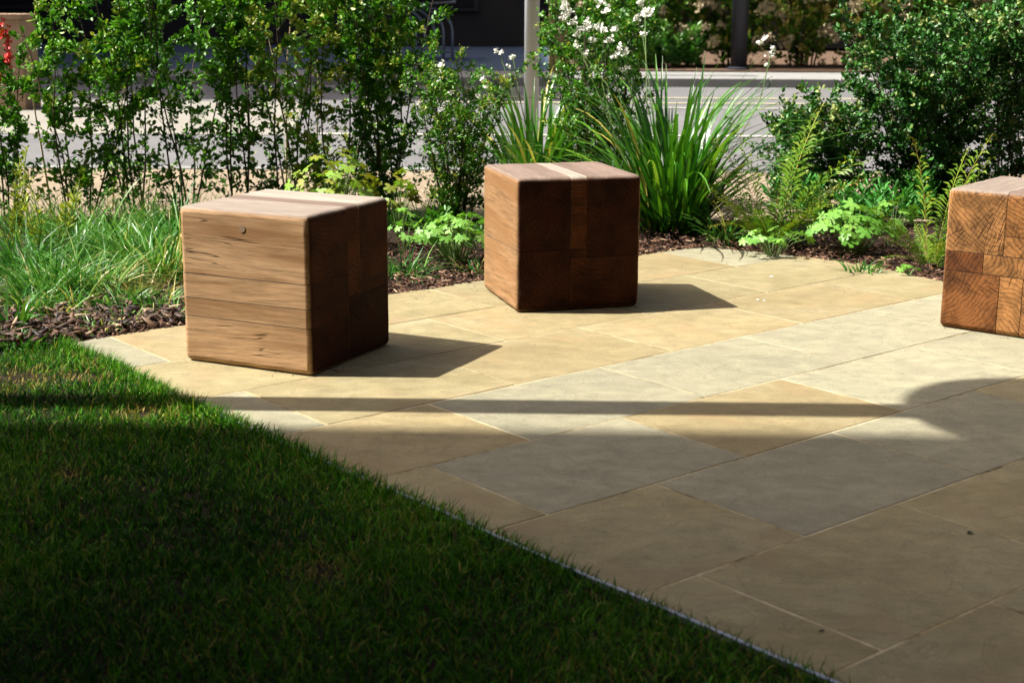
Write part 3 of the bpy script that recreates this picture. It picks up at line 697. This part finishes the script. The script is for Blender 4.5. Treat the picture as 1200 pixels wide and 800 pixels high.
for px, py, n, L, lb in ((30, 272, 160, .26, 'loose grass tuft at the feet of the leftmost shrub'), (80, 270, 190, .28, 'loose grass tuft at the feet of the shrub with two straight stems'), (140, 268, 190, .27, 'loose grass tuft under the slanting bare stem'), (185, 266, 190, .32, 'loose grass tuft at the shrub feet behind the near cube corner'), (240, 266, 150, .26, 'grass tuft at the shrub feet above the left part of the near cube'), (300, 262, 150, .27, 'grass tuft at the shrub feet above the middle of the near cube'), (430, 262, 160, .25, 'grass tuft at the foot of the dark dense shrub'), (500, 262, 160, .22, 'grass tuft at the foot of the fine leaved bush')):
    tuft(G(px, py), n, L, .17, lb, tm=.55, lean=.6, width=.006)
for px, py, n, L, lb in ((72, 372, 60, .13, 'short green tuft in the brown litter left of the near cube'), (110, 388, 60, .08, 'low green blades where the litter meets the paving corner'), (35, 365, 150, .2, 'grass tuft between the broad leaved plant and the litter'), (182, 362, 120, .14, 'low green tuft by the left edge of the near cube'), (560, 318, 60, .10, 'low blades beside the pale lobed mound at the middle cube'), (1010, 318, 50, .09, 'low blades before the pale lobed mound on the right')):
    tuft(G(px, py), n, L, .07, lb, tm=.55, dryp=.12)
for px, py, n, L, lb in ((62, 345, 200, .2, 'soft green tuft leaning over the brown litter'), (135, 362, 120, .15, 'mid sized tuft between the dry straw and the near cube'), (88, 360, 110, .15, 'tuft in front of the arching blue green grass')):
    tuft(G(px, py), n, L, .09, lb, tm=.55, dryp=.2)
tuft(G(14, 385), 60, .17, .06, 'broad leaved green plant at the left edge above the lawn corner', width=.016, tm=.4, dryp=.0, cat='plant', name='broad_leaved_plant', group=None, lean=.8)

# lobed leaves: every leaf a part
def lobed_mesh(seed, lobes=5, cut=.45, mat='lime'):
    g = random.Random(seed); V = [(0, 0, 0)]; ang0 = -2.3; n = lobes*4; tt = []
    for k in range(n+1):
        f = k/n; a = ang0+4.6*f; lob = abs(math.sin(PI*lobes*f)); ln = (.72+.28*math.cos(a*.6))
        r = ln*(1-cut+cut*lob**.7)*(1+g.uniform(-.05, .05)); r *= 1 if k % 2 else .97
        V.append((r*math.cos(a), r*math.sin(a), -.22*r*r+.08*lob+g.uniform(-.05, .05)))
    Fs = [(0, k, k+1) for k in range(1, n+1)]
    me = mesh_np('leaf', V, Fs, [.55+g.uniform(-.2, .2)*0+(.12 if i == 0 else g.uniform(-.12, .12)) for i in range(len(V))])
    me.materials.append(M[mat]); return me
LOB = {m: [lobed_mesh(s, 5, .5, m) for s in range(5)] for m in ('lime', 'bronze', 'shrub')}
def lobed_plant(base, n, rad, h, size, label, mat='lime', cat='plant', group='clumps of lobed leaves', name='lobed_leaf_plant', bias=0):
    root = empty(name, base, label, cat, group); mb = MB()
    for i in range(n):
        az = random.uniform(0, 2*PI); r = rad*math.sqrt(random.random()); z = h*(.25+.75*math.sqrt(max(0, 1-(r/rad)**2*.8)))*random.uniform(.65, 1.05)
        p = Vector((r*math.cos(az), r*math.sin(az)*.8, z))
        o = link('leaf', random.choice(LOB[mat]), None, root, p)
        s = size*random.uniform(.6, 1.15); o.scale = (s, s*random.uniform(.85, 1.1), s)
        tl_ = .25+.75*r/rad; o.rotation_euler = (random.uniform(-.35, .35)-.25, tl_*.7+random.uniform(-.2, .2)*1, az+random.uniform(-.8, .8)*1)
        mb.tube([(r*.15*math.cos(az), r*.15*math.sin(az), 0), p*.55+Vector((0, 0, h*.12)), p], [.0016, .0014, .001], 4, False)
    mb.build('leaf_stalks', M['greenstem'], root, kind='stuff'); return root
lobed_plant(G(535, 312), 85, .21, .22, .038, 'low mound of pale green lobed leaves left of the middle cube')
lobed_plant(G(475, 300), 14, .09, .20, .034, 'few light green lobed leaves low behind the right edge of the near cube')
lobed_plant(G(468, 280), 16, .10, .33, .050, 'taller stems with big yellow green lobed leaves between the near cube and the middle cube', 'bronze')
lobed_plant(G(395, 288), 60, .22, .41, .050, 'bronze and yellow green maple leaved plant behind the near cube', 'bronze')
lobed_plant(G(1003, 298), 75, .20, .21, .048, 'mound of pale green lobed leaves between the two ferns on the right')
lobed_plant(G(1045, 288), 26, .14, .21, .036, 'small mound of yellow green lobed leaves behind the rusty fern')
lobed_plant(G(905, 300), 26, .16, .12, .035, 'low shaded lobed leaves beside the foot of the big strap leaved clump', 'lime')
lobed_plant(G(1065, 322), 7, .04, .05, .022, 'tiny lime green seedling at the edge of the paving on the right')

# ferns: every frond a part
def frond_mesh(seed, n=36, mat='fern', bend=.8):
    g = random.Random(seed); V = []; Fs = []; T = []; x = z = 0; seg = n; pts = []
    for k in range(seg+1):
        t = k/seg; a = bend*t**1.5; pts.append((x, z, a)); x += math.sin(a)/seg; z += math.cos(a)/seg
    for k, (x, z, a) in enumerate(pts):
        t = k/seg; wv = .17*math.sin(PI*min(1, t*.92+.10))**.8*(1-t*.25); ux, uz = math.sin(a), math.cos(a); nx, nz = math.cos(a), -math.sin(a)
        if k < seg:
            b = len(V); x2, z2, _ = pts[k+1]; V += [(x, -.004, z), (x, .004, z), (x2, .004, z2), (x2, -.004, z2)]; Fs.append((b, b+1, b+2, b+3)); T += [.9]*4
        if k < 3: continue
        for s in (-1, 1):
            w_ = wv*g.uniform(.85, 1.1); b = len(V); th = .0125; dr = g.uniform(-.02, .03)
            V += [(x-ux*th, s*.003, z-uz*th), (x+ux*w_*.18-nx*dr, s*w_*.55, z+uz*w_*.18-nz*dr-0.004), (x+ux*w_*.35-nx*dr*2, s*w_, z+uz*w_*.35-nz*dr*2-.012), (x+ux*(th+w_*.10)-nx*dr, s*w_*.5, z+uz*(th+w_*.20)-nz*dr)]
            Fs.append((b, b+1, b+2, b+3)); T += [min(1, .40+.5*t*g.random())]*4
    me = mesh_np('frond', V, Fs, T); me.materials.append(M[mat]); return me
FR = [frond_mesh(s, bend=b) for s, b in enumerate((.35, .7, 1.1, .5))]
def fern(base, spec, label, extra=0, L0=.3):
    root = empty('fern', base, label, 'fern', 'ferns in the bed')
    for tilt, az, L in spec+[(random.uniform(.4, 1.1), random.uniform(0, 2*PI), L0*random.uniform(.6, 1)) for _ in range(extra)]:
        o = link('frond', FR[0] if tilt < .3 else random.choice(FR), None, root); o.location = (math.cos(az)*.02, math.sin(az)*.02, 0); o.rotation_euler = (0, tilt, az); o.scale = (L, L*.9, L)
    return root
fern(G(905, 288), [(.10, 0, .62), (.2, PI, .60), (.22, .5, .66), (.45, .2, .60), (.3, 2.6, .55), (.5, PI+.3, .5), (.7, -.9, .42), (.85, -2, .38), (.6, -.2, .48), (.4, -.4, .55)], 'big olive green fern right of the big strap leaved clump', 16, .42)
fern(G(1090, 315), [(.03, PI, .54), (.2, 0, .58), (.12, .4, .50), (.25, -.3, .5), (.5, PI, .34), (.45, .1, .36), (.75, PI+.5, .28), (.6, -1.2, .25)], 'upright yellowish fern with rusty base just left of the cut off cube', 14, .30)
# lance leaved ground plants behind
def lance(base, n, rad, h, label, mat='lance', leaf=.055, name='lance_leaved_plant', group='bright green lance leaved ground plants', tm=.58, aspect=.2, cat='plant'):
    root = empty(name, base, label, cat, group); P, D, T = [], [], []; mb = MB()
    for i in range(n):
        az = rng.uniform(0, 2*PI); r = rad*rng.random()**.5; hh = h*rng.uniform(.6, 1.1)
        st = polyl((r*math.cos(az), r*math.sin(az), 0), (math.cos(az)*.2, math.sin(az)*.2, 1), hh, 4, .08); mb.tube(st, .002, 4, False); arr = np.array(st)
        m = int(34*hh/.2); t = rng.uniform(.3, 4, m)*.999; k = np.minimum(t.astype(int), 3); f = (t-k)[:, None]
        P.append(arr[k]*(1-f)+arr[k+1]*f); a = rng.uniform(0, 2*PI, m); d = np.stack([np.cos(a), np.sin(a), .5+.5*t/4], 1)
        D.append(d/np.linalg.norm(d, axis=1)[:, None]); T.append(np.clip(tm+rng.normal(0, .12, m)+.2*t/4, 0, .88))
    P, D, T = map(np.concatenate, (P, D, T)); V, Fc, T = leafcloud(P, D, np.full(len(P), leaf), aspect, T)
    link('foliage', mesh_np('foliage', V, Fc, T), M[mat], root, kind='stuff'); mb.build('stems', M['greenstem'], root, kind='stuff'); return root
for px, py, n, r, h, lb in ((985, 262, 26, .22, .20, 'lance leaved plants behind the pale lobed leaves, left patch'), (1040, 255, 24, .2, .19, 'lance leaved plants behind the rusty fern, middle patch'), (1090, 252, 20, .18, .2, 'lance leaved plants between the upright fern and the big dark bush'), (1140, 250, 16, .18, .24, 'lance leaved plants behind the top of the cut off cube'), (930, 250, 12, .12, .16, 'lance leaved plants close behind the big fern')):
    lance(G(px, py), n, r, h, lb)
fp = lance(G(365, 248), 14, .14, .36, 'feathery light green plant with pale blue flowers left of the bronze plant', mat='lime', leaf=.03, aspect=.15, name='feathery_plant', group=None)
for px, py in ((380, 138), (372, 143), (387, 142), (392, 148), (384, 151), (352, 146), (376, 150)):
    o = link('flower_head', BLU, None, fp, spot(fp, px, py, fp.location.y)); o.scale = (.4,)*3
lance(G(62, 312), 7, .04, .40, 'yellow green spurge spike in front of the shrub with two straight stems', mat='euph', leaf=.032, aspect=.3, name='spurge', group=None, tm=.55)
lance(G(8, 300), 6, .05, .42, 'narrow yellow green spurge at the far left edge', mat='euph', leaf=.03, aspect=.3, name='spurge', group=None, tm=.4)
lance(G(535, 300), 8, .12, .2, 'dark leafy sprigs above the pale lobed mound left of the middle cube', mat='shrub', leaf=.035, aspect=.4, group=None, name='leafy_sprigs', tm=.5)

for i, (x, y, w_) in enumerate(((2.35, 5.6, 'first'), (2.9, 4.9, 'second'), (3.4, 4.2, 'third'), (2.9, 6.2, 'fourth'), (3.6, 5.4, 'fifth'))):
    tuft(Vector((x, y, -.01)), 220, .28, .14, 'grass tuft in the bed right of the picture, %s from the cut off cube' % w_, tm=.5)
shrub('dark_bush', Vector((2.9, 6.8, -.01)), .95, .55, 'dark bush in the bed right of the picture nearest the cut off cube', 'bush', nstem=12, twigs=16, lpt=46, leaf=.028, aspect=.6, mat='shrub2', low=.05, lowdens=1, tm=.42, tl=.2)
shrub('dark_bush', Vector((3.9, 6.4, -.01)), .9, .55, 'dark bush in the bed farther right of the picture', 'bush', nstem=12, twigs=14, lpt=42, leaf=.03, aspect=.6, mat='shrub2', low=.05, lowdens=1, tm=.42, tl=.2)
lobed_plant(Vector((2.5, 4.95, -.01)), 40, .18, .2, .045, 'mound of pale green lobed leaves right of the picture')
# ------------------------------------------------------------------ street
def asphalt():
    k = N('asphalt'); co = k.coord(); a = k.noise(co, .8, 3); b = k.noise(co, 90, 2)
    c = k.mix(1.0, k.ramp(a, [(.3, (.10, .10, .103)), (.7, (.135, .133, .137))]).outputs[0], k.ramp(b, [(.3, .8), (.7, 1.2)]).outputs[0], 'MULTIPLY')
    k.col(c); k.bump(b, .4, .004); return k.done(.85, .2)
M['asphalt'] = asphalt()
M['path'] = simple('path_slabs', (.21, .165, .115), .85, .2, 2.0, spec=.2)
M['concrete'] = simple('pale_concrete', (.20, .19, .165), .85, .12, 1.5, spec=.2)
M['kerb'] = simple('kerb_stone', (.20, .20, .195), .8, .15, 4, spec=.2)
M['line'] = simple('road_paint', (.36, .35, .31), .7, .12, 6)
M['yline'] = simple('yellow_paint', (.36, .34, .22), .7, .12, 6)
M['farmulch'] = simple('far_mulch', (.10, .065, .045), .95, .5, 7, spec=.1, bump=.6)
M['blueshade'] = simple('blue_shade_paving', (.045, .07, .12), .7, .2, 2)  # blue of the sky-lit shade put into the paving colour
M['earth'] = simple('earth', (.06, .06, .045), .95, .3, .3, spec=.1)
sheet('ground', [(-700, -700), (700, -700), (700, 700), (-700, 700)], -.12, M['earth'])
sheet('footpath', [(-40, 7.15), (40, 7.15), (40, 9.15), (-40, 9.15)], -.004, M['path'], thick=.1)
for i in range(26):                                          # near kerb stones
    o = MB().box(-11.7+.915*i, -11.7+.915*i+.905, 9.153, 9.275, -.1, .004).build('kerb_stone', M['kerb'], bev=.008); o['kind'] = 'structure'
sheet('road', [(-40, 9.275), (40, 9.275), (40, 19.6), (-40, 19.6)], -.105, M['asphalt'])
sheet('crossing_pad', [(-40, 12.5), (-1.9, 12.5), (-2.3, 16.4), (-40, 16.4)], -.101, M['concrete'])
for i, (x0, x1, y, w_, m) in enumerate([(-.9, 30, 17.3, .12, 'yline'), (-.9, 30, 16.45, .12, 'yline'), (1.2, 30, 15.75, .10, 'line'), (-1.7, 30, 12.55, .12, 'line')]):
    sheet('road_marking', [(x0, y), (x1, y), (x1, y+w_), (x0, y+w_)], -.097, M[m])
for i in range(34):
    o = MB().box(-14+.915*i, -14+.915*i+.905, 19.55, 19.85, -.11, .01).build('far_kerb_stone', M['kerb'], bev=.01); o['kind'] = 'structure'
sheet('far_footpath', [(-40, 19.85), (40, 19.85), (40, 21.3), (-40, 21.3)], .006, M['kerb'])
sheet('far_bed', [(.8, 21.3), (40, 21.3), (40, 29), (.8, 29)], .03, M['farmulch'], thick=.1)
sheet('yard', [(-40, 21.3), (.8, 21.3), (.8, 60), (-40, 60)], .012, M['blueshade'])
M['postgrey'] = simple('grey_post_paint', (.38, .42, .46), .45, .06, 4, spec=.5)
M['black'] = simple('black_paint', (.012, .014, .022), .5, .2, 5)
M['olive'] = simple('olive_timber', (.16, .13, .04), .8, .2, 6)
p = G(622, 198)
t = empty('lamp_post', (p.x, p.y, 0), 'grey round steel post standing behind the bush with tiny round leaves', 'post')
MB().lathe([(.046, -.02), (.046, 3.8)], 20).build('pole', M['postgrey'], t, True)
MB().lathe([(.075, -.01), (.075, .02), (.05, .03)], 20).build('base_collar', M['postgrey'], t)
MB().box(-.05, .4, -.05, .05, 3.8, 3.86).build('lamp_arm', M['postgrey'], t)
t = empty('olive_post', (.62, 20.4, 0.02), 'olive brown square post half hidden by the grey post', 'post')
MB().box(-.14, .14, -.1, .1, 0, 3.2).build('shaft', M['olive'], t, bev=.01); MB().box(-.16, .16, -.12, .12, 3.2, 3.26).build('cap', M['olive'], t)
p = G(865, 84)
t = empty('black_column', (p.x, p.y, .02), 'thick black column standing in the far bed before the blossoming hedge', 'column')
MB().lathe([(.12, 0), (.12, 4.2)], 20).build('shaft', M['black'], t, True); MB().lathe([(.17, 0), (.17, .03), (.13, .05)], 20).build('base_plate', M['black'], t)
# pier with red flowers at the far left
M['pier'] = simple('brown_render', (.30, .20, .13), .85, .2, 3)
a, b = G(-60, 129, -.1), G(31, 129, -.1)
t = empty('pier', ((a.x+b.x)/2, a.y+.3, -.1), 'brown rendered pier with a thin cap at the far left edge of the street', 'pier')
w_ = (b.x-a.x)/2
MB().box(-w_, w_, -.25, .25, 0, .90).build('shaft', M['pier'], t, bev=.01); MB().box(-w_-.02, w_+.02, -.27, .27, .90, .95).build('cap', M['pier'], t)
RD = [floret_mesh('red_bloom', s+20, 12, .05, .035, 2.2) for s in range(2)]
for m in RD: m.materials.append(M['redpetal'])
rp = shrub('red_flowered_plant', G(-2, 262)+Vector((0, -.1, 0)), .95, .20, 'sparse plant with red blooms cut by the left edge of the picture', 'plant', nstem=3, twigs=6, lpt=10, leaf=.03, low=.4)
for px, py in ((2, 36), (8, 44), (10, 62), (9, 70), (-3, 92)):
    o = link('red_bloom', RD[px % 2], None, rp, spot(rp, px, py, rp.location.y)); o.scale = (.36,)*3

# far hedge: plants in a row with faded blossom
BL = [floret_mesh('blossom', s+40, 40, .17, .040, .8) for s in range(4)]
for m in BL: m.materials.append(M['blossom'])
hn = 0
wh = ['beside the olive post', 'left of the black column', 'right behind the black column', 'right of the black column', 'behind the lower dark bush', 'behind the big dark bush', 'at the right edge', 'farthest right and out of the sun']
for i, x in enumerate((1.35, 2.45, 3.35, 4.4, 5.4, 6.4, 7.4, 8.5)):
    z = 22.6+random.uniform(-.15, .15); dark = i == 0
    r = shrub('far_hedge_plant', Vector((x, z, .03)), 2.3, 1.15, 'blossoming hedge plant across the road, ' + wh[i], 'hedge', 'hedge plants across the road', nstem=10, twigs=15, lpt=60, leaf=.085, aspect=.6, mat='hedgeleaf' if not dark else 'shrub2', low=.03, lowdens=1, tm=.62, stemr=.016, tl=.24)
    for k in range(26 if not dark else 3):
        q = Vector((random.uniform(-.65, .65), random.uniform(-.75, -.25), random.uniform(.35, 1.9)))
        o = link('blossom', random.choice(BL), None, r, q); s = random.uniform(.35, .8); o.scale = (s, s, s); o.rotation_euler.z = random.uniform(0, 6)
for i, (px, h, lb) in enumerate(((795, .62, 'left of the black column'), (745, .5, 'farther left under the white flowers'), (735, .95, 'large one beside the darkest hedge plant'))):
    p = G(px, 83); lance(Vector((p.x, p.y+.4, .03)), 26, .34, h, 'bright green perennial across the road, ' + lb, mat='tuft', leaf=.11, aspect=.3, name='far_perennial', group='perennials across the road', tm=.5)
for i in range(9):
    px = 770+i*42; p = G(px, 82); lance(Vector((p.x, p.y+.3, .03)), 5, .2, .14, 'small sprig at the kerb across the road, %s counting from the left' % ['one', 'two', 'three', 'four', 'five', 'six', 'seven', 'eight', 'nine'][i], mat='euph', leaf=.06, aspect=.3, name='kerb_sprig', group='small sprigs along the far kerb', tm=.2)

# dark building across the road
M['facade'] = simple('dark_cladding', (.020, .018, .018), .7, .25, 2)
M['dglass'] = simple('dark_glass', (.006, .007, .010), .25, .2, 1, spec=.4, bump=0)
M['frame'] = simple('dark_frames', (.03, .03, .035), .5, .1, 4)
def block(name, x0, x1, y0, y1, h, label, mat, face='S', nx=6, nz=6, z0=.02, gf=False):
    t = empty(name, ((x0+x1)/2, (y0+y1)/2, 0), label, 'building'); cx, cy = (x0+x1)/2, (y0+y1)/2
    MB().box(x0-cx, x1-cx, y0-cy, y1-cy, z0, h).build('wall', mat, t)
    MB().box(x0-cx-.15, x1-cx+.15, y0-cy-.15, y1-cy+.15, h+.003, h+.35).build('roof', mat, t)
    L = (x1-x0) if face in 'SN' else (y1-y0)
    for i in range(nx):
        for j in range(nz):
            c = -L/2+L*(i+.5)/nx; w2 = L/nx*.34; zb = z0+(h-z0)*(j+.22)/nz; zt = z0+(h-z0)*(j+.86)/nz
            if face == 'S': bx = (c-w2, c+w2, y0-cy-.05, y0-cy+.02, zb, zt); px = (c-w2+.07, c+w2-.07, y0-cy-.06, y0-cy-.052, zb+.07, zt-.07)
            elif face == 'N': bx = (c-w2, c+w2, y1-cy-.02, y1-cy+.05, zb, zt); px = (c-w2+.07, c+w2-.07, y1-cy+.052, y1-cy+.06, zb+.07, zt-.07)
            elif face == 'E': bx = (x1-cx-.02, x1-cx+.05, c-w2, c+w2, zb, zt); px = (x1-cx+.052, x1-cx+.06, c-w2+.07, c+w2-.07, zb+.07, zt-.07)
            else: bx = (x0-cx-.05, x0-cx+.02, c-w2, c+w2, zb, zt); px = (x0-cx-.06, x0-cx-.052, c-w2+.07, c+w2-.07, zb+.07, zt-.07)
            f = MB().box(*bx).build('window', M['frame'], t); MB().box(*px).build('pane', M['dglass'], f)
    return t
block('dark_building', -26, 14, 31, 40, 13, 'dark clad building with dark windows closing the far side of the street', M['facade'], 'S', 14, 4)
# ------------------------------------------------------------------ shadow casters outside the picture, plus blocks and a canopy added against sky light
M['brick'] = simple('dark_brickwork', (.05, .048, .042), .85, .2, 3)
ob = block('office_block', -28, -9, -30, 3.555+.02*9, 24, 'tall brick block left of the terrace whose shadow covers the lawn', M['brick'], 'E', 9, 8)
MB().box(9.503, 17.8, 4.5, 16.35, 2.2, 2.37).build('added_sky_blocker', M['brick'], ob)  # unseen slab added to keep sky light off the lawn
block('street_block', -30, -14, 17.2, 62, 18.0, 'brick block left of the far yard, shading it', M['brick'], 'E', 10, 6)
block('added_rear_block', -12.5, 24, -16, -5, 22, 'unseen dark brick block added behind the camera to cut sky light', M['brick'], 'N', 10, 7)  # added block, keeps low sky light off the dark cube faces
block('added_side_block', 13, 26, -4.5, 30, 16, 'unseen dark brick block added on the right to cut sky light', M['brick'], 'W', 10, 6)  # added on the right, blocks low sky so the cube faces darken
t = empty('street_lamp', (-1.75, 3.765+.02*1.75, 0), 'tall pole with a round disc lamp head, standing in the lawn on the left', 'lamp')
MB().lathe([(.067, -.02), (.067, 3.97)], 24).build('pole', M['postgrey'], t, True)
MB().lathe([(.10, 3.97), (.355, 4.02), (.36, 4.05), (.12, 4.11)], 40).build('lamp_head', M['postgrey'], t)

# bicycle shelter in the shaded yard
M['steel'] = simple('galvanised_tube', (.38, .45, .58), .4, .1, 4, metal=.3)
p = G(505, 83)
t = empty('bike_shelter', (p.x, 24.5, .02), 'curved steel bicycle shelter with hoops in the shaded yard', 'bicycle shelter')
for i in range(6):
    x = -.55+i*.14; y = i*.22-.4
    P = [(x-.55, y, .84)] + [(x-.45+.45*math.sin(a), y, .42+.42*math.cos(a)) for a in [k*PI/2/8 for k in range(9)]] + [(x, y, 0)]
    MB().tube(P, .022, 6).build('hoop', M['steel'], t, True)
MB().tube([(-1.1, -.42, .85), (.2, .72, .93)], .022, 6).build('top_rail', M['steel'], t, True)
MB().tube([(-.55, -.42, .10), (.16, .72, .10)], .02, 6).build('bottom_rail', M['steel'], t, True)
MB().box(-.9, .15, -.3, .9, .97, 1.01).build('roof_panel', M['concrete'], t)
